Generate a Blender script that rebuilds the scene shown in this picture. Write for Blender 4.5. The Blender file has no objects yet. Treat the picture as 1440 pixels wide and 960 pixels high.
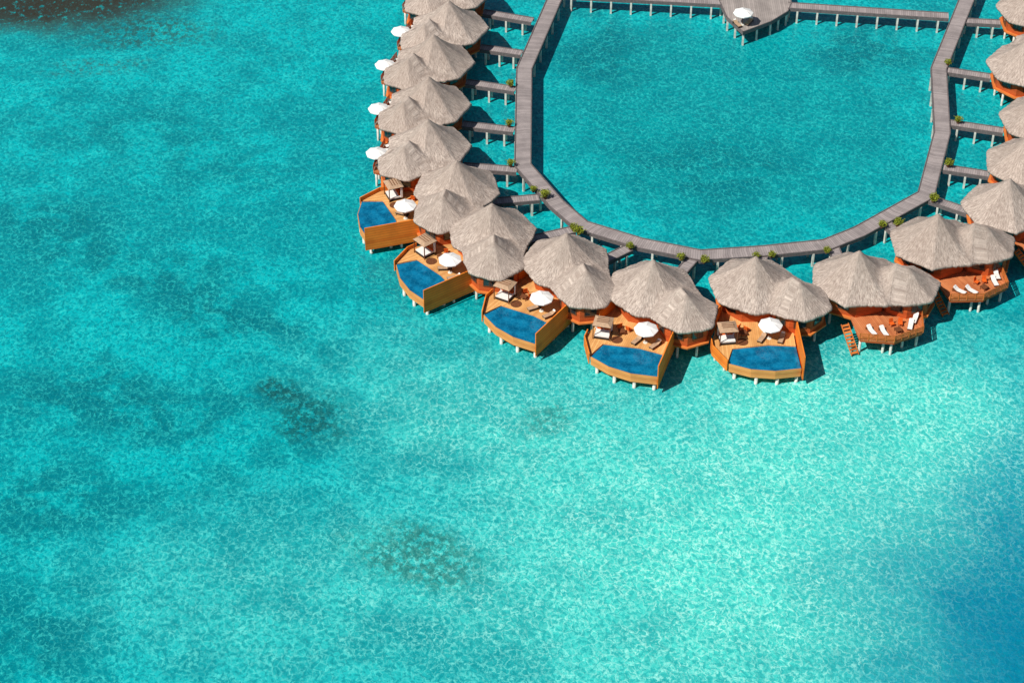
import bpy, math, random
from mathutils import Vector, noise
random.seed(4)
S=bpy.context.scene
# ---------------------------------------------------------------- camera
PITCH=math.radians(39); F=3025.0; ZC=294.0
H=ZC*math.sin(PITCH); D=ZC*math.cos(PITCH)
cd=bpy.data.cameras.new("camera"); cam=bpy.data.objects.new("camera",cd)
S.collection.objects.link(cam); S.camera=cam
cam.location=(0,-D,H); cam.rotation_euler=(math.radians(90)-PITCH,0,0)
cd.lens=36*F/1440; cd.clip_end=20000; cd.clip_start=1
def P(px,py,h=0.0):
    """ground survey: photo measurement -> metric position on the level plane z=h"""
    u=(px-720)/F; v=(480-py)/F
    t=(H-h)/(math.sin(PITCH)-v*math.cos(PITCH))
    return Vector((u*t,-D+t*(math.cos(PITCH)+v*math.sin(PITCH)),h))
# ---------------------------------------------------------------- light
S.view_settings.view_transform='Standard'; S.view_settings.look='None'; S.view_settings.exposure=0
EL=math.radians(50); sd=Vector((0.8,0.6,0)).normalized()
w=bpy.data.worlds.new("World"); S.world=w; w.use_nodes=True
nt=w.node_tree; sk=nt.nodes.new('ShaderNodeTexSky'); sk.sky_type='NISHITA'; sk.sun_disc=False
sk.sun_elevation=EL; sk.sun_rotation=math.atan2(-sd.x,-sd.y)%(2*math.pi)
nt.links.new(sk.outputs[0],nt.nodes['Background'].inputs[0]); nt.nodes['Background'].inputs[1].default_value=0.055
sl=bpy.data.lights.new("sun",'SUN'); sl.energy=5.0; sl.angle=math.radians(0.53); sl.color=(1,0.94,0.86)
so=bpy.data.objects.new("sun",sl); S.collection.objects.link(so)
ld=Vector((sd.x*math.cos(EL),sd.y*math.cos(EL),-math.sin(EL)))
so.rotation_euler=ld.to_track_quat('-Z','Y').to_euler(); so.location=(-100,-100,200)
# ---------------------------------------------------------------- materials
def lin(r,g,b):
    f=lambda c:(c/255/12.92 if c/255<=0.04045 else ((c/255+0.055)/1.055)**2.4)
    return (f(r),f(g),f(b),1)
class N:
    def __init__(s,name):
        s.m=bpy.data.materials.new(name); s.m.use_nodes=True; s.t=s.m.node_tree
        s.b=s.t.nodes['Principled BSDF']
    def n(s,t,**k):
        x=s.t.nodes.new('ShaderNode'+t)
        for a,v in k.items(): setattr(x,a,v)
        return x
    def l(s,a,b): s.t.links.new(a,b)
    def noise(s,vec,scale,detail=4,rough=0.55,dist=0):
        x=s.n('TexNoise'); x.inputs['Scale'].default_value=scale; x.inputs['Detail'].default_value=detail
        x.inputs['Roughness'].default_value=rough; x.inputs['Distortion'].default_value=dist
        if vec is not None: s.l(vec,x.inputs['Vector'])
        return x.outputs['Fac']
    def mr(s,v,a,b,c=0.0,d=1.0,smooth=True):
        x=s.n('MapRange'); x.interpolation_type='SMOOTHSTEP' if smooth else 'LINEAR'
        s.l(v,x.inputs[0]); 
        for i,q in zip((1,2,3,4),(a,b,c,d)): x.inputs[i].default_value=q
        return x.outputs[0]
    def mix(s,f,a,b,blend='MIX'):
        x=s.n('Mix',data_type='RGBA',blend_type=blend)
        for sock,v in ((x.inputs[0],f),(x.inputs[6],a),(x.inputs[7],b)):
            if isinstance(v,bpy.types.NodeSocket): s.l(v,sock)
            else: sock.default_value=v
        return x.outputs[2]
    def math(s,op,a,b=None,clamp=False):
        x=s.n('Math',operation=op); x.use_clamp=clamp
        for i,v in enumerate((a,b)):
            if v is None: continue
            if isinstance(v,bpy.types.NodeSocket): s.l(v,x.inputs[i])
            else: x.inputs[i].default_value=v
        return x.outputs[0]
    def mapping(s,vec,loc=(0,0,0),rot=0,scale=(1,1,1),vtype='POINT'):
        x=s.n('Mapping'); x.vector_type=vtype; s.l(vec,x.inputs[0]); x.inputs['Location'].default_value=loc
        x.inputs['Rotation'].default_value=(0,0,rot); x.inputs['Scale'].default_value=scale
        return x.outputs[0]
    def bump(s,h,st,dist):
        x=s.n('Bump'); x.inputs['Strength'].default_value=st; x.inputs['Distance'].default_value=dist
        s.l(h,x.inputs['Height']); s.l(x.outputs[0],s.b.inputs['Normal'])
    def fin(s,col,rough=0.8,spec=0.3):
        if isinstance(col,bpy.types.NodeSocket): s.l(col,s.b.inputs['Base Color'])
        else: s.b.inputs['Base Color'].default_value=col
        s.b.inputs['Roughness'].default_value=rough; s.b.inputs['Specular IOR Level'].default_value=spec
        return s.m
def planks(name,c1,c2,axis='X',uv=False,pw=0.3,rough=0.75,gap=0.45):
    k=N(name); tc=k.n('TexCoord'); v=tc.outputs['UV' if uv else 'Object']
    sep=k.n('SeparateXYZ'); k.l(v,sep.inputs[0]); a=sep.outputs[axis]
    q=k.math('DIVIDE',a,pw); fl=k.math('FLOOR',q); fr=k.math('FRACT',q)
    wn=k.n('TexWhiteNoise',noise_dimensions='1D'); k.l(fl,wn.inputs['W'])
    nz=k.noise(v,1.2,5)
    f=k.math('ADD',k.math('MULTIPLY',wn.outputs['Value'],0.55),k.math('MULTIPLY',nz,0.6),True)
    col=k.mix(f,c1,c2)
    g=k.math('LESS_THAN',fr,0.12)
    col=k.mix(k.math('MULTIPLY',g,gap),col,(0.01,0.008,0.006,1))
    st=k.mr(k.noise(v,0.35,4),0.35,0.75,0,0.35)
    col=k.mix(st,col,tuple(x*0.45 for x in c1[:3])+(1,))
    k.bump(fr,0.2,0.02)
    return k.fin(col,rough)
def plain(name,c,var=0.25,scale=3,rough=0.8,spec=0.3):
    k=N(name); tc=k.n('TexCoord'); nz=k.noise(tc.outputs['Object'],scale,5)
    d=tuple(x*(1-var) for x in c[:3])+(1,); b=tuple(min(1,x*(1+var*0.6)) for x in c[:3])+(1,)
    return k.fin(k.mix(k.mr(nz,0.3,0.7),d,b),rough,spec)
M={}
M['terrace']=planks('terrace_planks',lin(206,142,78),lin(238,186,120),'X',pw=0.28,gap=0.35)
M['terrace_red']=planks('red_terrace_planks',lin(180,100,58),lin(216,138,88),'X',pw=0.28,gap=0.4)
M['wall']=planks('orange_wood_cladding',lin(170,70,28),lin(212,102,46),'Z',pw=0.25,gap=0.5)
M['fence']=planks('fence_boards',lin(226,108,24),lin(250,146,50),'Z',pw=0.42,gap=0.5)
M['fascia']=planks('fascia_boards',lin(200,104,44),lin(226,136,66),'Z',pw=0.25,gap=0.4)
M['poolwall']=planks('pool_wall_cladding',lin(214,136,70),lin(234,164,94),'Z',pw=0.3,gap=0.3)
M['walk']=planks('weathered_grey_planks',lin(132,124,124),lin(174,164,162),'X',uv=True,pw=0.34,gap=0.6)
M['walkside']=plain('weathered_beam',lin(108,100,100))
M['post']=plain('concrete_post',lin(216,214,204),0.25,1.5)
M['white']=plain('white_canvas',(0.86,0.86,0.84,1),0.06,2)
M['cushion']=plain('white_cushion',(0.8,0.79,0.76,1),0.08,3)
M['beige']=plain('beige_canvas',lin(180,150,122),0.15,3)
M['dark']=plain('dark_rattan',(0.035,0.025,0.02,1),0.4,8)
M['brown']=plain('brown_wood',lin(112,66,38),0.3,4)
M['orange']=plain('orange_fabric',lin(222,98,28),0.15,4)
M['red']=plain('red_wood',lin(150,58,28),0.25,4)
M['pot']=plain('clay_pot',lin(120,84,60),0.3,4)
M['leaf']=plain('leaf',(0.22,0.26,0.02,1),0.6,2.5)
k=N('dark_glass'); M['glass']=k.fin((0.02,0.03,0.035,1),0.08,0.6)
# thatch
k=N('thatch'); at=k.n('Attribute',attribute_name='straw'); tc=k.n('TexCoord')
s1=k.noise(at.outputs['Vector'],6.0,4,0.7); s2=k.noise(tc.outputs['Object'],0.45,6,0.65); s3=k.noise(tc.outputs['Object'],4,5,0.8)
oi=k.n('ObjectInfo')
col=k.mix(k.mr(s1,0.3,0.7),lin(148,133,124),lin(218,204,192))
col=k.mix(k.mr(s2,0.42,0.7,0,0.45),col,lin(154,139,129))
col=k.mix(k.mr(s3,0.5,0.7,0,0.45),col,lin(118,103,96))
col=k.mix(k.mr(oi.outputs['Random'],0,1,0,0.22,False),col,lin(146,130,118))
hb=k.math('ADD',k.math('MULTIPLY',s1,0.7),k.math('MULTIPLY',s3,0.7)); k.bump(hb,0.8,0.22)
M['thatch']=k.fin(col,0.95,0.1)
# pool water
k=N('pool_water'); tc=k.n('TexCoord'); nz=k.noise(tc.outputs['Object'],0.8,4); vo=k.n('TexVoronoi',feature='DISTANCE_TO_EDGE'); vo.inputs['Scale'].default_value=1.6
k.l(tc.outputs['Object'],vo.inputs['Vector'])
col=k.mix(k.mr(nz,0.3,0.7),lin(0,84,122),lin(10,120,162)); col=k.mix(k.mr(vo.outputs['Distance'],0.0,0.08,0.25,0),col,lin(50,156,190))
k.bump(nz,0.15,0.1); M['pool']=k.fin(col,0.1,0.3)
# ---------------------------------------------------------------- mesh helpers
class MB:
    def __init__(s): s.v=[];s.f=[];s.uv={}
    def box(s,c,d,rz=0,rx=0):
        cx,cy,cz=c; b=len(s.v); ca,sa=math.cos(rz),math.sin(rz); cb,sb=math.cos(rx),math.sin(rx)
        for z in(-.5,.5):
            for x,y in((-.5,-.5),(.5,-.5),(.5,.5),(-.5,.5)):
                X,Y,Z=x*d[0],y*d[1],z*d[2]; Y,Z=Y*cb-Z*sb,Y*sb+Z*cb
                s.v.append((cx+X*ca-Y*sa,cy+X*sa+Y*ca,cz+Z))
        s.f+=[tuple(b+i for i in q) for q in((3,2,1,0),(4,5,6,7),(0,1,5,4),(1,2,6,5),(2,3,7,6),(3,0,4,7))]; return s
    def prism(s,pts,z0,z1):
        ar=sum(pts[i][0]*pts[(i+1)%len(pts)][1]-pts[(i+1)%len(pts)][0]*pts[i][1] for i in range(len(pts)))
        if ar<0: pts=pts[::-1]
        n=len(pts); b=len(s.v)
        s.v+=[(x,y,z0) for x,y in pts]+[(x,y,z1) for x,y in pts]
        s.f.append(tuple(b+n+i for i in range(n))); s.f.append(tuple(b+n-1-i for i in range(n)))
        for i in range(n):
            j=(i+1)%n; s.f.append((b+i,b+j,b+n+j,b+n+i))
        return s
    def cone(s,c,r0,r1,z0,z1,n=12):
        b=len(s.v)
        for r,z in((r0,z0),(r1,z1)):
            for i in range(n):
                a=2*math.pi*i/n; s.v.append((c[0]+r*math.cos(a),c[1]+r*math.sin(a),z))
        for i in range(n):
            j=(i+1)%n; s.f.append((b+i,b+j,b+n+j,b+n+i))
        s.f.append(tuple(b+n+i for i in range(n))); s.f.append(tuple(b+n-1-i for i in range(n))); return s
    def strip(s,pts,width,z0,z1):
        for a,b in zip(pts[:-1],pts[1:]):
            dx,dy=b[0]-a[0],b[1]-a[1]; L=math.hypot(dx,dy)
            s.box(((a[0]+b[0])/2,(a[1]+b[1])/2,(z0+z1)/2),(L+width*0.9,width,z1-z0),math.atan2(dy,dx))
        return s
    def mesh(s,name,smooth=False):
        m=bpy.data.meshes.new(name); m.from_pydata(s.v,[],s.f); m.update()
        if smooth:
            for p in m.polygons: p.use_smooth=True
        return m
def empty(name,loc=(0,0,0),rz=0,label=None,cat=None,group=None,kind=None):
    o=bpy.data.objects.new(name,None); o.location=loc; o.rotation_euler=(0,0,rz); o.empty_display_size=0.5
    S.collection.objects.link(o); tag(o,label,cat,group,kind); return o
def tag(o,label=None,cat=None,group=None,kind=None):
    if label:o["label"]=label
    if cat:o["category"]=cat
    if group:o["group"]=group
    if kind:o["kind"]=kind
def part(name,mesh,mat,parent,loc=(0,0,0),rz=0):
    o=bpy.data.objects.new(name,mesh); S.collection.objects.link(o)
    if mat and not mesh.materials: mesh.materials.append(M[mat])
    o.location=loc; o.rotation_euler=(0,0,rz)
    if parent: o.parent=parent
    return o
def copy_tree(root,loc,rz,sc=1,**tags):
    r=root.copy(); S.collection.objects.link(r); r.location=loc; r.rotation_euler=(0,0,rz); r.scale=(sc,sc,sc)
    for k_,v_ in tags.items():
        if v_: r[k_]=v_
    def rec(src,dst):
        for c in src.children:
            d=c.copy(); S.collection.objects.link(d); d.parent=dst; rec(c,d)
    rec(root,r); return r
# ---------------------------------------------------------------- roof
def roof_mesh(off,R1,R2,h1,h2,zc,ph=0.2,seed=0,blend=0.9,seg=0.74):
    def prof(d,h): return h*(1-d)**1.22*(1-0.16*d) if d<1 else h*(1-d)*0.6
    def poly(dx,dy,R,n,ph,wt):
        r=math.hypot(dx,dy); a=math.atan2(dy,dx); m=((a-ph)%(2*math.pi/n))-math.pi/n
        return r/R*(wt*math.cos(m)/math.cos(math.pi/n)*0.93+(1-wt)),a,r
    def Fz(x,y):
        wob=0.35*noise.noise(Vector((x*0.25,y*0.25,seed+7)))
        d1,a1,r1=poly(x,y,R1,7,ph,0.9); z1=prof(d1,h1)
        L2=off[0]**2+off[1]**2; t=(x*off[0]+y*off[1])/L2; t=min(1,max(seg,t))
        d2,a2,r2=poly(x-off[0]*t,y-off[1]*t,R2,6,ph+0.45,0.85); z2=prof(d2,h2*(1-0.6*(t-seg)))
        k=blend; hh=max(k-abs(z1-z2),0)/k
        z=max(z1,z2)+hh*hh*k*0.25
        return z+wob*0.25,((math.cos(a1)*R1,math.sin(a1)*R1,r1*0.3) if z1>z2 else (math.cos(a2)*R2+20,math.sin(a2)*R2,r2*0.3))
    cx,cy=off[0]*0.42,off[1]*0.42
    NA,NR=160,48; v=[];f=[];at=[]
    for i in range(NA):
        a=2*math.pi*i/NA; ca,sa=math.cos(a),math.sin(a); r=16
        while r>0.5 and Fz(cx+r*ca,cy+r*sa)[0]<0: r-=0.1
        lo,hi=r,r+0.1
        for _ in range(12):
            m=(lo+hi)/2
            if Fz(cx+m*ca,cy+m*sa)[0]>0: lo=m
            else: hi=m
        R=lo
        R+=0.12*noise.noise(Vector((ca*9,sa*9,3)))+0.07*random.uniform(-1,1)
        for j in range(1,NR+1):
            t=j/NR; x,y=cx+R*t*ca,cy+R*t*sa; z,st=Fz(x,y)
            z+=0.09*noise.noise(Vector((x*0.7,y*0.7,1)))+0.05*noise.noise(Vector((x*3,y*3,5)))
            if j==NR: z-=0.12
            v.append((x,y,zc+z)); at.append(st)
        x,y=cx+R*0.985*ca,cy+R*0.985*sa; v.append((x,y,zc-0.45+random.uniform(-.05,.05))); at.append(Fz(x,y)[1])
        x,y=cx+R*0.85*ca,cy+R*0.85*sa; v.append((x,y,zc-0.12)); at.append(Fz(x,y)[1])
        x,y=cx+R*0.5*ca,cy+R*0.5*sa; v.append((x,y,zc+0.1)); at.append(Fz(x,y)[1])
    K=NR+3
    for i in range(NA):
        j=(i+1)%NA
        for q in range(K-1): f.append((i*K+q,i*K+q+1,j*K+q+1,j*K+q))
    z,st=Fz(cx,cy); v.append((cx,cy,zc+z)); at.append(st); c=len(v)-1
    v.append((cx,cy,zc+0.1)); at.append(st)
    for i in range(NA):
        j=(i+1)%NA; f.append((c,i*K,j*K)); f.append((c+1,j*K+K-1,i*K+K-1))
    m=bpy.data.meshes.new("thatched_roof"); m.from_pydata(v,[],f); m.update()
    A=m.attributes.new("straw",'FLOAT_VECTOR','POINT')
    for i,p in enumerate(at): A.data[i].vector=p
    for p in m.polygons: p.use_smooth=True
    return m
def octa(c,r,n=8,ph=math.pi/8): return [(c[0]+r*math.cos(ph+2*math.pi*i/n),c[1]+r*math.sin(ph+2*math.pi*i/n)) for i in range(n)]
ZD=2.2; LIFT=0.5; ZW=ZD+LIFT
STILT=MB().cone((0,0),0.19,0.19,-2.5,1.95,10).mesh("stilt",True)
POOLST=MB().cone((0,0),0.24,0.24,-2.5,0.82,10).mesh("stilt",True)
WIN=MB().box((0,0,0),(1.5,0.06,1.5)).mesh("window")
WFR=MB().box((-.82,0,0),(.12,.12,1.8)).box((.82,0,0),(.12,.12,1.8)).box((0,0,.84),(1.5,.12,.12)).box((0,0,-.84),(1.5,.12,.12)).box((0,0,0),(.07,.1,1.5)).mesh("window_frame")
DOOR=MB().box((0,0,0),(1.7,0.08,2.2)).mesh("door"); HAN=MB().box((.3,-.08,0),(.06,.08,.4)).mesh("handle")
def lounger_tpl(fr,cu,label,grp):
    e=empty("sun_lounger",(0,0,0),0,label,"sun lounger",grp)
    m=MB().box((0,0,.3),(.72,2.0,.07))
    for x in(-.3,.3):
        for y in(-.85,.85): m.box((x,y,.14),(.07,.07,.26))
    part("frame",m.mesh("lounger_frame"),fr,e)
    part("cushion",MB().box((0,-.35,.39),(.64,1.25,.09)).box((0,.55,.57),(.64,.72,.09),0,0.55).mesh("lounger_cushion"),cu,e)
    part("pillow",MB().box((0,.78,.76),(.46,.22,.1),0,0.55).mesh("pillow"),"cushion",e)
    return e
def umbrella_tpl():
    e=empty("parasol",(0,0,0),0,"open white canvas parasol standing on the wooden terrace","parasol","white parasols")
    v=[];f=[];n=8;R=1.65
    for k_,(r,z) in enumerate(((R,2.3),(R*0.55,2.62),(0.001,2.95))):
        for i in range(n):
            for s_ in(0,1):
                a=2*math.pi*(i+s_*0.5)/n; rr=r*(1 if s_==0 else 0.93); v.append((rr*math.cos(a),rr*math.sin(a),z-(0.04 if s_ else 0)))
    m=16
    for k_ in(0,1):
        for i in range(m):
            j=(i+1)%m; f.append((k_*m+i,k_*m+j,(k_+1)*m+j,(k_+1)*m+i))
    b=len(v)
    for i in range(m): v.append((v[i][0],v[i][1],v[i][2]-0.16))
    for i in range(m):
        j=(i+1)%m; f.append((i,b+i,b+j,j))
    me=bpy.data.meshes.new("canopy"); me.from_pydata(v,[],f); me.update(); part("canopy",me,"white",e)
    part("pole",MB().cone((0,0),.04,.04,0.08,2.9,8).mesh("pole"),"brown",e)
    part("base",MB().cone((0,0),.35,.3,0,0.1,12).mesh("base"),"post",e)
    return e
def cabana_tpl():
    e=empty("daybed_cabana",(0,0,0),0,"wooden daybed cabana with beige canvas top on terrace","cabana","daybed cabanas")
    for x in(-1.15,1.15):
        for y in(-1.05,1.05): part("post",MB().box((x,y,1.1),(.11,.11,2.2)).mesh("cabana_post"),"brown",e)
    part("top_frame",MB().box((0,-1.05,2.25),(2.5,.12,.12)).box((0,1.05,2.25),(2.5,.12,.12)).box((-1.18,0,2.25),(.12,1.98,.12)).box((1.18,0,2.25),(.12,1.98,.12)).mesh("top_frame"),"brown",e)
    v=[(-1.28,-1.18,2.33),(1.28,-1.18,2.33),(1.28,1.18,2.33),(-1.28,1.18,2.33),(-.75,-.65,2.6),(.75,-.65,2.6),(.75,.65,2.6),(-.75,.65,2.6)]
    me=bpy.data.meshes.new("canopy"); me.from_pydata(v,[],[(3,2,1,0),(4,5,6,7),(0,1,5,4),(1,2,6,5),(2,3,7,6),(3,0,4,7)]); me.update(); part("canopy",me,"beige",e)
    part("rafters",MB().box((0,0,2.63),(1.7,.08,.06)).box((0,.4,2.63),(1.6,.06,.06)).box((0,-.4,2.63),(1.6,.06,.06)).mesh("rafters"),"brown",e)
    part("bed_base",MB().box((0,0,.2),(2.1,1.95,.36)).mesh("bed_base"),"dark",e)
    part("mattress",MB().box((0,0,.48),(2.0,1.85,.2)).mesh("mattress"),"cushion",e)
    for x in(-.5,.5): part("pillow",MB().box((x,.7,.66),(.8,.35,.18)).mesh("pillow"),"orange",e)
    for x in(-1.1,1.1): part("curtain",MB().box((x,.85,1.3),(.1,.3,1.8)).mesh("curtain"),"cushion",e)
    return e
def chair_tpl():
    e=empty("deck_chair",(0,0,0),0,"orange wooden deck chair beside the villa wall","chair","orange deck chairs")
    part("seat",MB().box((0,0,.42),(.6,.6,.1)).mesh("seat"),"orange",e)
    part("backrest",MB().box((0,.32,.75),(.6,.08,.6),0,-0.2).mesh("backrest"),"orange",e)
    for x in(-.26,.26):
        for y in(-.26,.26): part("leg",MB().box((x,y,.18),(.06,.06,.36)).mesh("leg"),"red",e)
    return e
def table_tpl():
    e=empty("low_table",(0,0,0),0,"small square wooden low table on the terrace","table","low tables")
    part("table_top",MB().box((0,0,.5),(.9,.9,.06)).mesh("table_top"),"brown",e)
    for x in(-.38,.38):
        for y in(-.38,.38): part("leg",MB().box((x,y,.235),(.07,.07,.47)).mesh("leg"),"brown",e)
    return e
TPL={'lounger_dark':lounger_tpl("dark","beige","dark rattan sun lounger with towel under white parasol","dark sun loungers"),
 'lounger_white':lounger_tpl("brown","cushion","white cushioned sun lounger on open wooden deck","white sun loungers"),
 'parasol':umbrella_tpl(),'cabana':cabana_tpl(),'chair':chair_tpl(),'table':table_tpl()}
used=set()
def put(kind,loc,rz,label=None):
    t=TPL[kind]
    if kind in used: copy_tree(t,loc,rz,label=label)
    else:
        used.add(kind); t.location=loc; t.rotation_euler=(0,0,rz)
        if label: t["label"]=label
# ---------------------------------------------------------------- villas
def villa_tpl(kind):
    e=empty("overwater_villa",(0,0,0),0,"x","villa","thatched overwater villas")
    ang=math.radians({'pool':-31,'deck':-30,'plain':-41}[kind]); d={'pool':6.7,'deck':6.9,'plain':5.6}[kind]
    off=(d*math.cos(ang),d*math.sin(ang)); R2={'pool':4.5,'deck':4.5,'plain':4.2}[kind]
    part("thatched_roof",roof_mesh(off,6.1,R2,4.9,3.5,5.1,ph={'pool':.2,'deck':.45,'plain':.7}[kind],seed={'pool':1,'deck':9,'plain':17}[kind],blend={'pool':.5,'deck':.9,'plain':.6}[kind],seg={'pool':.82,'deck':.74,'plain':.8}[kind]),"thatch",e)
    part("floor_platform",MB().prism(octa((0,0),5.4),1.9,ZD-0.06).prism(octa(off,R2-.3),1.9,ZD-0.09).mesh("floor_platform"),"fascia",e)
    rw=R2-0.7
    part("wall",MB().prism(octa((0,0),4.95),ZD-0.05,5.2).mesh("main_wall"),"wall",e)
    part("wall",MB().prism(octa(off,rw),ZD-0.05,5.15).mesh("lobe_wall"),"wall",e)
    def onface(c,r,idx,z,mesh,name,mat):
        a=math.pi/4*idx; rr=r*math.cos(math.pi/8)+0.04
        return part(name,mesh,mat,e,(c[0]+rr*math.cos(a),c[1]+rr*math.sin(a),z),a+math.pi/2)
    for idx in(0,1,3,4,5):
        wdw=onface((0,0),4.95,idx,3.9,WIN,"window","glass"); part("window_frame",WFR,"brown",wdw)
    for idx in(-2,-1,0,5):
        wdw=onface(off,rw,idx,3.9,WIN,"window","glass"); part("window_frame",WFR,"brown",wdw)
    dr=onface((0,0),4.95,2,3.3,DOOR,"door","brown"); part("handle",HAN,"post",dr)
    if kind=='pool':
        pf=[(-4.3,-13.4),(-1.4,-14.6),(1.8,-14.95),(5.25,-14.4)]
        pb=[(5.0,-9.85),(1.4,-9.6),(-3.5,-10.4)]
        ter=[(4.95,-2.5),(4.98,-9.75)]+[(x,y+0.1) for x,y in pb[1:]]+[(-3.62,-10.45),(-4.45,-13.2),(-5.2,-11.9),(-6.1,-10.2),(-6.2,-8.8),(-5.4,-6.0),(-4.4,-2.2)]
        part("terrace",MB().prism(ter,2.02,ZD).mesh("terrace"),"terrace",e)
        fa=[(4.9,-2.6),(4.9,-9.6),(-3.6,-10.35),(-4.45,-13.0),(-5.1,-11.8),(-6.0,-10.1),(-6.1,-8.8),(-5.3,-6.0),(-4.3,-2.3)]
        part("fascia",MB().prism(fa,1.3,2.01).mesh("fascia"),"fascia",e)
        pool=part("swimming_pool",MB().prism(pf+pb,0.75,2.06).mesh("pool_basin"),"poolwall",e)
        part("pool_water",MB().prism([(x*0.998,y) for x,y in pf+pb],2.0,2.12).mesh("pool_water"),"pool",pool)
        part("pool_edge",MB().strip(pf,0.08,1.6,2.13).mesh("pool_edge"),"poolwall",pool)
        part("fence",MB().strip([(5.2,-3.6),(5.25,-8),(5.5,-14.9)],0.14,0.6,4.5).mesh("fence"),"fence",e)
        part("railing",MB().strip([(-6.3,-8.8),(-6.25,-10.25),(-5.3,-12.05),(-4.5,-13.55)],0.12,1.0,2.8).mesh("railing"),"fence",e)
        part("fence",MB().strip([(-4.5,-2.3),(-5.55,-5.9)],0.12,1.3,4.0).mesh("side_fence"),"fence",e)
        part("round_mat",MB().cone((-2.1,-8.9),0.8,0.8,ZD,ZD+0.03,20).mesh("round_mat"),"brown",e)
        sts=[(-5.7,-9.5),(-4.6,-7),(-4.6,-11.6),(4.6,-6),(4.6,-9.5),(0,-9),(-3.5,-4),(3.5,-3.2),(-4,1),(4,1.5),(0,4.2),(off[0]+2.8,off[1]+1.5),(off[0]+2.4,off[1]-1.9),(off[0],off[1]-3.0),(off[0]+1,off[1]+2.9),(-3,3.5),(3,3.5)]
        for x,y in sts: part("stilt",STILT,"post",e,(x,y,-0.05))
        for x,y in((-3.4,-13.3),(-0.6,-14.4),(2.2,-14.5),(4.8,-14.0),(-1.5,-11.0),(4.3,-11)): part("stilt",POOLST,"post",e,(x,y,-0.05))
    else:
        if kind=='deck': ter=[(-2.4,-3.6),(-3.4,-9.0),(0.8,-11.0),(5.4,-10.3),(7.5,-5.3)]
        else: ter=[(-5.2,-2.8),(-5.4,-6.6),(-2.2,-7.6),(1.9,-8.4),(3.0,-6)]
        part("terrace",MB().prism(ter,2.02,ZD).mesh("terrace"),"terrace_red",e)
        cx=sum(p[0] for p in ter)/len(ter); cy=sum(p[1] for p in ter)/len(ter)
        part("fascia",MB().prism([(cx+(x-cx)*.98,cy+(y-cy)*.98) for x,y in ter],1.7,2.01).mesh("fascia"),"wall",e)
        rl=ter[1:] if kind=='deck' else ter[1:4]
        m=MB()
        for a,b in zip(rl[:-1],rl[1:]):
            L=math.hypot(b[0]-a[0],b[1]-a[1]); an=math.atan2(b[1]-a[1],b[0]-a[0])
            for z in(2.45,2.7,2.95,3.2): m.box(((a[0]+b[0])/2,(a[1]+b[1])/2,z),(L,.06,.12),an)
            n=max(2,int(L/1.1))
            for i in range(n): m.box((a[0]+(b[0]-a[0])*i/n,a[1]+(b[1]-a[1])*i/n,2.7),(.12,.12,1.1))
        part("railing",m.mesh("railing"),"fascia" if kind=='deck' else "wall",e)
        if kind=='deck':
            m=MB()
            for i in range(9): m.box((-3.9,-5.6-0.42*i,2.1-0.27*i),(.9,.36,.09),0.0)
            m.box((-4.42,-7.3,1.0),(.08,4.6,.22),0,0.56).box((-3.38,-7.3,1.0),(.08,4.6,.22),0,0.56)
            part("stairs",m.mesh("stairs"),"fascia",e)
        sts=[(x*0.9+0.1,y*0.9-0.4) for x,y in ter[1:]]+[(0,-9.6 if kind=='deck' else -7.6),(3,-9.4 if kind=='deck' else -6.0),(-4,1),(4,1.5),(0,4.2),(off[0]+2.9,off[1]+1.3),(off[0]+2.1,off[1]-2.2),(off[0]+1,off[1]+2.9),(-3,3.5),(3,3.5),(-4.2,-1.5)]
        for x,y in sts: part("stilt",STILT,"post",e,(x,y,-0.05))
    return e
VT={k_:villa_tpl(k_) for k_ in('pool','deck','plain')}
V=[((638,-12),-95,'plain'),((632,38),-92,'plain'),((611,86),-93,'plain'),((604,146),-91,'plain'),((603,206),-87,'plain'),
((643,264),-75,'pool'),((692,325),-56,'pool'),((796,367),-36,'pool'),((917,405),-20,'pool'),((1060,400),0,'pool'),
((1204,392),18,'deck'),((1314,340),27,'deck'),((1414,290),42,'deck'),((1444,229),70,'deck'),((1463,168),85,'deck'),((1443,92),88,'deck'),((1455,12),92,'deck')]
LAB={'pool':"thatched overwater villa with private pool terrace on white stilts",'deck':"thatched overwater villa with railed wooden deck and stairs",'plain':"thatched overwater villa with small terrace above turquoise water"}
JN=[(748,28),(733,74),(724,125),(722,182),(726,238),(757,277),(806,322),(884,348),(975,362),(1072,357),(1172,347),(1245,312),(1310,279),(1328,235),(1336,172),(1325,97),(1345,28)]
centres=[];usedv=set()
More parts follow.
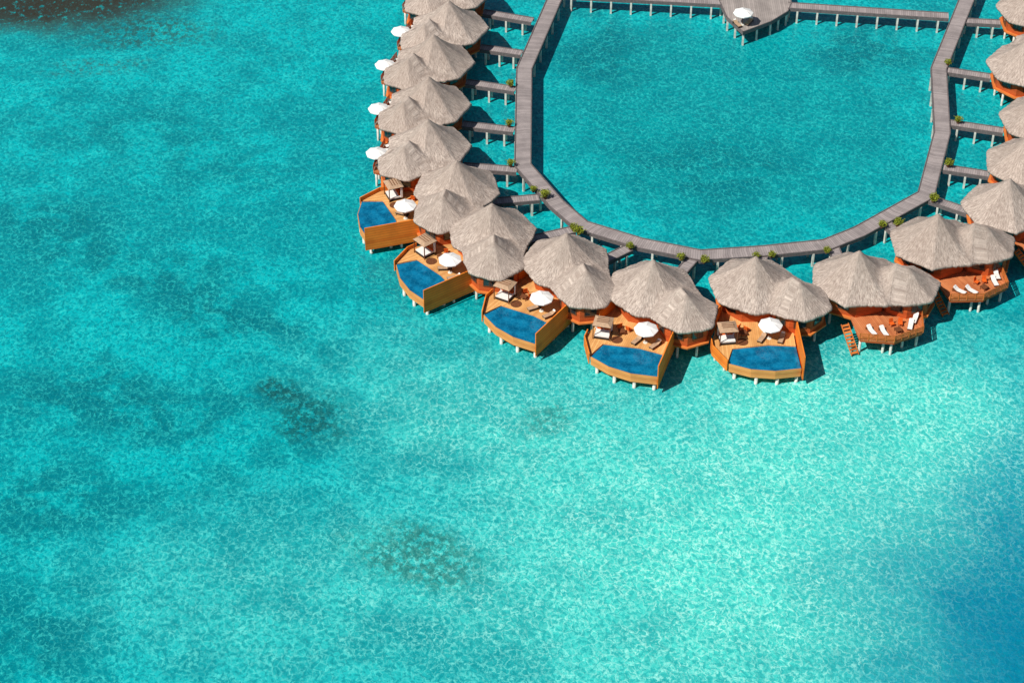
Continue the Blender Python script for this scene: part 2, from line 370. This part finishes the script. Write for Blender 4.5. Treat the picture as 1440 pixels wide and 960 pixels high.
for (px,rot,kind) in V:
    c=P(px[0],px[1],5.1+LIFT); c.z=LIFT; r=math.radians(rot)
    if kind in usedv: copy_tree(VT[kind],c,r,label=LAB[kind])
    else:
        usedv.add(kind); VT[kind].location=c; VT[kind].rotation_euler=(0,0,r); VT[kind]["label"]=LAB[kind]
    centres.append(c)
    def W(x,y,z=ZW): return (c.x+x*math.cos(r)-y*math.sin(r),c.y+x*math.sin(r)+y*math.cos(r),z)
    j=random.uniform(-.25,.25)
    if kind=='pool':
        put('parasol',W(1.6+j*.5,-8.1),r+j); put('cabana',W(-4.2,-8.6),r+0.12)
        put('lounger_dark',W(0.6,-8.4),r-0.5+j); put('lounger_dark',W(3.2,-8.5),r-0.35-j*.5)
        put('chair',W(-1.3+j,-6.6),r+2.4+j*2); put('chair',W(-2.6,-6.2-j),r-2.2-j); put('table',W(-1.9,-7.4),r+0.3+j)
    elif kind=='deck':
        for dx,dy,a in((-1.3,-8.2,.2),(0.2,-8.9,.1),(4.3,-8.7,-.5),(5.5,-7.6,-.6)): put('lounger_white',W(dx,dy),r+a+j)
        put('table',W(2.2,-9.2),r+j); put('chair',W(2.0,-7.7),r+0.2+j); put('chair',W(3.1,-8.0),r-0.4)
    else:
        put('parasol',W(0.5+j*.6,-7.8),r+j,"open white canvas parasol on small villa terrace"); put('lounger_white',W(-3.0+j,-6.2),r+.2+j); put('lounger_white',W(-4.4+j,-5.6),r+.3-j)
# ---------------------------------------------------------------- walkways
def walkway(name,pts,width,label,cat,group=None,kind=None,spacing=4.0,z=ZW,plen=None):
    pts=[Vector((p[0],p[1],0)) for p in pts]; e=empty(name,(0,0,0),0,label,cat,group,kind)
    n=len(pts); L=[];R=[]
    for i in range(n):
        d1=(pts[i]-pts[i-1]).normalized() if i>0 else (pts[1]-pts[0]).normalized()
        d2=(pts[i+1]-pts[i]).normalized() if i<n-1 else d1
        t=(d1+d2).normalized(); nn=Vector((-t.y,t.x,0)); k_=1/max(0.4,t.dot(d1))
        L.append(pts[i]+nn*width/2*k_); R.append(pts[i]-nn*width/2*k_)
    v=[];f=[];uv=[];s=0
    for i in range(n-1):
        ln=(pts[i+1]-pts[i]).length; b=len(v)
        v+=[(R[i].x,R[i].y,z),(R[i+1].x,R[i+1].y,z),(L[i+1].x,L[i+1].y,z),(L[i].x,L[i].y,z)]
        v+=[(a[0],a[1],z-0.12) for a in v[b:b+4]]
        f+=[(b,b+1,b+2,b+3),(b+7,b+6,b+5,b+4),(b,b+4,b+5,b+1),(b+2,b+6,b+7,b+3)]
        q=[(s,0),(s+ln,0),(s+ln,width),(s,width)]
        uv+=q+q[::-1]+[q[0],q[0],q[1],q[1]]+[q[2],q[2],q[3],q[3]]
        if i==0: f.append((b+3,b+7,b+4,b)); uv+=[q[3],q[3],q[0],q[0]]
        if i==n-2: f.append((b+1,b+5,b+6,b+2)); uv+=[q[1],q[1],q[2],q[2]]
        s+=ln
    me=bpy.data.meshes.new("walkway_deck"); me.from_pydata(v,[],f); me.update(); ul=me.uv_layers.new(name="UVMap")
    for i,q in enumerate(uv): ul.data[i].uv=q
    part("deck",me,"walk",e)
    for side in(L,R):
        m=MB()
        for i in range(n-1):
            a,b=side[i],side[i+1]; ln=(b-a).length
            m.box(((a.x+b.x)/2,(a.y+b.y)/2,z-0.2),(ln,.16,.6),math.atan2(b.y-a.y,b.x-a.x))
        part("edge_beam",m.mesh("edge_beam"),"walkside",e)
    pm=bpy.data.meshes.get("walk_post") or MB().box((0,0,0),(.3,.3,4.4)).mesh("walk_post")
    cb=MB().box((0,0,z-0.42),(.2,width-0.1,.26)).mesh("cross_beam")
    for i in range(n-1):
        ln=(pts[i+1]-pts[i]).length; k_=max(1,round(ln/spacing)); d=(pts[i+1]-pts[i]).normalized(); nn=Vector((-d.y,d.x,0)); rz=math.atan2(d.y,d.x)
        for j in range(k_):
            c=pts[i]+d*(ln*(j+0.5)/k_)
            for sg in(-1,1):
                q=c+nn*sg*(width/2-0.02); part("post",pm,"post",e,(q.x,q.y,z-0.45-2.2),rz)
            part("cross_beam",cb,"walkside",e,(c.x,c.y,0),rz)
    return e
ring=[(788,-20),(737,97),(735,232),(782,286),(818,317),(900,342),(985,359),(1075,353),(1163,344),(1208,326),(1302,274),(1325,186),(1320,97),(1368,-22)]
ringW=[P(a,b,ZW) for a,b in ring]
walkway("boardwalk",ringW,2.4,"grey weathered plank boardwalk curving around the lagoon on posts","boardwalk",kind="structure",spacing=4.6)
walkway("cross_boardwalk",[P(790,-8,ZW),P(1015,4,ZW)],1.7,"narrow grey plank jetty leading to the lagoon platform","boardwalk",kind="structure",spacing=3.5)
walkway("cross_boardwalk",[P(1108,8,ZW),P(1334,23,ZW)],1.9,"narrow grey plank jetty crossing the lagoon mouth","boardwalk",kind="structure",spacing=3.5)
for c,j in zip(centres,JN):
    q=P(j[0],j[1],ZW); q.z=0; c0=Vector((c.x,c.y,0)); d=(q-c0).normalized()
    walkway("entrance_footbridge",[c0+d*5.1,q+d*0.1],1.6,"short grey plank footbridge linking villa to boardwalk","footbridge","villa footbridges",spacing=2.6,z=ZW-0.13)
# platform
e=empty("viewing_platform",(0,0,0),0,"shield-shaped grey wooden platform on posts in the lagoon","platform")
pp=[P(a,b,ZW) for a,b in((1012,2),(1022,24),(1045,45),(1085,30),(1108,16),(1113,4),(1108,-14),(1015,-16))]
def curve(pts): return [(p.x,p.y) for p in pts]
part("deck",MB().prism(curve(pp),ZW-.2,ZW+0.01).mesh("platform_deck"),None,e).data.materials.append(planks('platform_planks',lin(140,132,128),lin(178,168,162),'X',pw=0.34))
part("edge_beam",MB().strip(curve(pp)+[curve(pp)[0]],0.16,ZW-.6,ZW+0.06).mesh("platform_edge"),"walkside",e)
cxy=sum(pp,Vector())/len(pp)
for i in range(len(pp)):
    a,b=pp[i],pp[(i+1)%len(pp)]
    for t in(0.0,0.5):
        q=a.lerp(b,t); q=q.lerp(cxy,0.04); part("post",bpy.data.meshes["walk_post"],"post",e,(q.x,q.y,0.0))
q=P(1044,35,ZW); put('parasol',q,0,"open white parasol on the grey lagoon platform"); put('lounger_dark',q+Vector((-.9,-.3,0)),0.5,"dark chair lounger on grey lagoon platform"); put('lounger_dark',q+Vector((1.1,.3,0)),-0.6,"dark chair lounger on grey lagoon platform")
# ---------------------------------------------------------------- plants
def plant_tpl():
    e=empty("potted_plant",(0,0,0),0,"yellow-green leafy shrub in clay planter beside boardwalk","plant","potted shrubs")
    part("pot",MB().cone((0,0),.28,.4,0,.5,12).mesh("pot"),"pot",e)
    v=[];f=[]
    for i in range(420):
        u=Vector((random.gauss(0,1),random.gauss(0,1),random.gauss(0,1))).normalized(); rr=random.uniform(.3,1)**.6
        g=1+0.7*noise.noise(u*1.6)
        c=Vector((u.x*.8*rr*g,u.y*.8*rr*g,1.0+u.z*.5*rr*g))
        a=Vector((random.gauss(0,1),random.gauss(0,1),random.gauss(0,.6))).normalized()*random.uniform(.13,.24); b=a.cross(Vector((random.gauss(0,1),random.gauss(0,1),1))).normalized()*.06
        n=len(v); v+=[tuple(c-a),tuple(c+b),tuple(c+a),tuple(c-b)]; f.append((n,n+1,n+2,n+3))
    me=bpy.data.meshes.new("foliage"); me.from_pydata(v,[],f); me.update(); part("foliage",me,"leaf",e)
    part("stem",MB().cone((0,0),.06,.03,.4,1.2,6).mesh("stem"),"brown",e)
    return e
pt=plant_tpl(); first=True
for a,b in [(718,122),(716,178),(718,234),(750,270),(766,279),(806,324),(814,330),(886,350),(958,366),(990,370),(1063,363),(1085,362),(1162,356),(1240,320),(1262,318),(1312,284),(1333,234),(1347,173),(1333,92)]:
    q=P(a,b,ZW); sc=random.uniform(.65,.95)
    if first: pt.location=q; pt.scale=(.8,.8,.8); first=False
    else: copy_tree(pt,q,random.uniform(0,6),sc)
# ---------------------------------------------------------------- water
k=N('lagoon_water'); tc=k.n('TexCoord'); o=tc.outputs['Object']
def vdist(vec,scale,detail,amp):
    a=k.n('TexNoise'); a.inputs['Scale'].default_value=scale; a.inputs['Detail'].default_value=detail; k.l(vec,a.inputs['Vector'])
    b=k.n('VectorMath',operation='SUBTRACT'); k.l(a.outputs['Color'],b.inputs[0]); b.inputs[1].default_value=(.5,.5,.5)
    c=k.n('VectorMath',operation='SCALE'); k.l(b.outputs[0],c.inputs[0]); c.inputs['Scale'].default_value=amp
    d=k.n('VectorMath',operation='ADD'); k.l(vec,d.inputs[0]); k.l(c.outputs[0],d.inputs[1]); return d.outputs[0]
wv=vdist(o,0.06,4,22); wc=vdist(o,0.15,4,9)
def blob(px,py,rx,ry,rot=0,soft=0.0,vec=None):
    c=P(px,py); m=k.mapping(vec or wv,loc=(c.x,c.y,0),rot=math.radians(rot),scale=(rx/10.3,ry/6.5,1e6),vtype='TEXTURE')
    ln=k.n('VectorMath',operation='LENGTH'); k.l(m,ln.inputs[0]); return k.mr(ln.outputs['Value'],1.0,soft,0,1)
base=lin(0,172,178)
big=k.noise(k.mapping(o,rot=math.radians(35),scale=(1,1.6,1)),0.032,5,0.65,0.4)
mid=k.noise(k.mapping(o,rot=math.radians(-25),scale=(1,1.0,1)),0.15,5,0.65,0.3)
sml=k.noise(k.mapping(o,scale=(1,.75,1)),0.5,4,0.65,0.2)
bright=k.math('ADD',blob(1060,770,600,360,-8,0.1),k.math('MULTIPLY',blob(420,840,420,170),0.35),True)
bright=k.math('ADD',bright,k.math('MULTIPLY',blob(640,560,330,150,-25),0.5),True)
bright=k.math('ADD',bright,k.math('MULTIPLY',blob(1290,590,360,210,0),0.9),True)
ib=k.math('SUBTRACT',1.0,k.math('MULTIPLY',bright,0.8))
col=k.mix(bright,base,lin(80,214,200))
dk=k.mr(big,0.47,0.6,0,0.75); col=k.mix(k.math('MULTIPLY',dk,ib),col,lin(0,134,144))
lag=blob(1030,170,360,230,0,0.6); col=k.mix(k.math('MULTIPLY',lag,.8),col,lin(0,142,148))
for (a,b,rx,ry,rt,s_) in [(60,320,220,70,-20,.85),(330,440,230,50,-38,1),(130,560,240,60,-15,.95),(320,560,210,50,-10,.8),(60,690,160,70,0,.85),(40,900,170,100,0,.8),(430,620,120,50,0,.45),(230,200,260,60,-20,.7),(840,80,130,110,0,1),(1230,70,120,90,0,.95),(990,230,200,80,-15,.9),(200,370,170,45,-40,.85),(240,690,240,40,15,.6)]:  # lagoon patch inside the left boardwalk also paints shadow into the colour
    col=k.mix(k.math('MULTIPLY',k.math('MULTIPLY',blob(a,b,rx,ry,rt,0.25),k.mr(mid,0.4,0.55,0.25,1)),s_),col,lin(0,94,106))
tl=k.math('MULTIPLY',blob(90,-30,400,190,8,0.3),k.mr(mid,0.38,0.58,0.4,1)); col=k.mix(k.math('MULTIPLY',tl,0.95),col,lin(4,88,92))
cn=k.noise(k.mapping(o,scale=(1,.8,1)),0.9,5,0.75,0.1)
def coral(px,py,rx,ry,st,c,lo=0.42,hi=0.54,soft=0.25,rot=0):
    global col
    m=k.math('MULTIPLY',k.math('MULTIPLY',blob(px,py,rx,ry,rot,soft,wc),k.mr(cn,lo,hi,0.08,1)),st); col=k.mix(m,col,c)
# mottling of sand and sea grass
col=k.mix(k.math('MULTIPLY',k.mr(mid,0.46,0.6,0,0.55),ib),col,lin(0,124,136))
col=k.mix(k.math('MULTIPLY',k.mr(sml,0.48,0.6,0,0.35),ib),col,lin(0,126,138))
dp2=blob(1580,830,270,370,5,0.1); col=k.mix(k.math('MULTIPLY',dp2,.85),col,lin(0,140,166))
dp=blob(1640,1050,430,440,20,0.3); col=k.mix(k.math('MULTIPLY',dp,.92),col,lin(0,116,150))
# rippled sunlight net (caustics), painted into the water colour
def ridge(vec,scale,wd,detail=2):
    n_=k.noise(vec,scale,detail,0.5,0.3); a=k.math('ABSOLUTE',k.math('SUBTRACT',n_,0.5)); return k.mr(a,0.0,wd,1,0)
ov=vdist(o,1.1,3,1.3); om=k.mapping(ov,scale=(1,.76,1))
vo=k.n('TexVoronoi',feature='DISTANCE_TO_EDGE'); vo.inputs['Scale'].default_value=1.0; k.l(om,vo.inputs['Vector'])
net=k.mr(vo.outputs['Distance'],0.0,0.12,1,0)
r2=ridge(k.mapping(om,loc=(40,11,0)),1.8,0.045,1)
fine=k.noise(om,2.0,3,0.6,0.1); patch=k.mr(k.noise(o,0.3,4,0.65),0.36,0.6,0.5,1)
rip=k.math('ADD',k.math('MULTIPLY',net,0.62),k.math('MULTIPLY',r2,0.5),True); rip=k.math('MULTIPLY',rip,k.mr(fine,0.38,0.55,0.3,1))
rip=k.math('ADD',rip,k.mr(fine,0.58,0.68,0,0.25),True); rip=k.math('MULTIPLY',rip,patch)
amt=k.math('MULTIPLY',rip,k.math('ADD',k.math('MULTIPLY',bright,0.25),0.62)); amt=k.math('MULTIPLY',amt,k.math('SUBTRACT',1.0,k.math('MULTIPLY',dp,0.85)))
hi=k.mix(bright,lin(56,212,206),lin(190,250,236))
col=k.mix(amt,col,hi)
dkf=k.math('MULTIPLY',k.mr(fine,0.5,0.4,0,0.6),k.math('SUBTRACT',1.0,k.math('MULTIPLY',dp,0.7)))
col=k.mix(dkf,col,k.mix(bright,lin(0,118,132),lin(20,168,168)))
coral(50,-25,380,135,.97,lin(52,48,36),.34,.48,.5); coral(210,45,170,55,.65,lin(46,60,50),.45,.57); coral(140,95,120,24,.6,lin(64,60,42),.5,.6)
coral(435,588,90,56,.72,lin(16,70,72)); coral(590,785,135,48,.65,lin(40,90,82),rot=-18); coral(770,592,64,34,.55,lin(30,100,98)); coral(395,545,50,22,.7,lin(20,66,66))
hh=k.math('ADD',k.noise(o,0.8,3,0.6),k.math('MULTIPLY',fine,0.8)); k.bump(hh,0.5,0.28)
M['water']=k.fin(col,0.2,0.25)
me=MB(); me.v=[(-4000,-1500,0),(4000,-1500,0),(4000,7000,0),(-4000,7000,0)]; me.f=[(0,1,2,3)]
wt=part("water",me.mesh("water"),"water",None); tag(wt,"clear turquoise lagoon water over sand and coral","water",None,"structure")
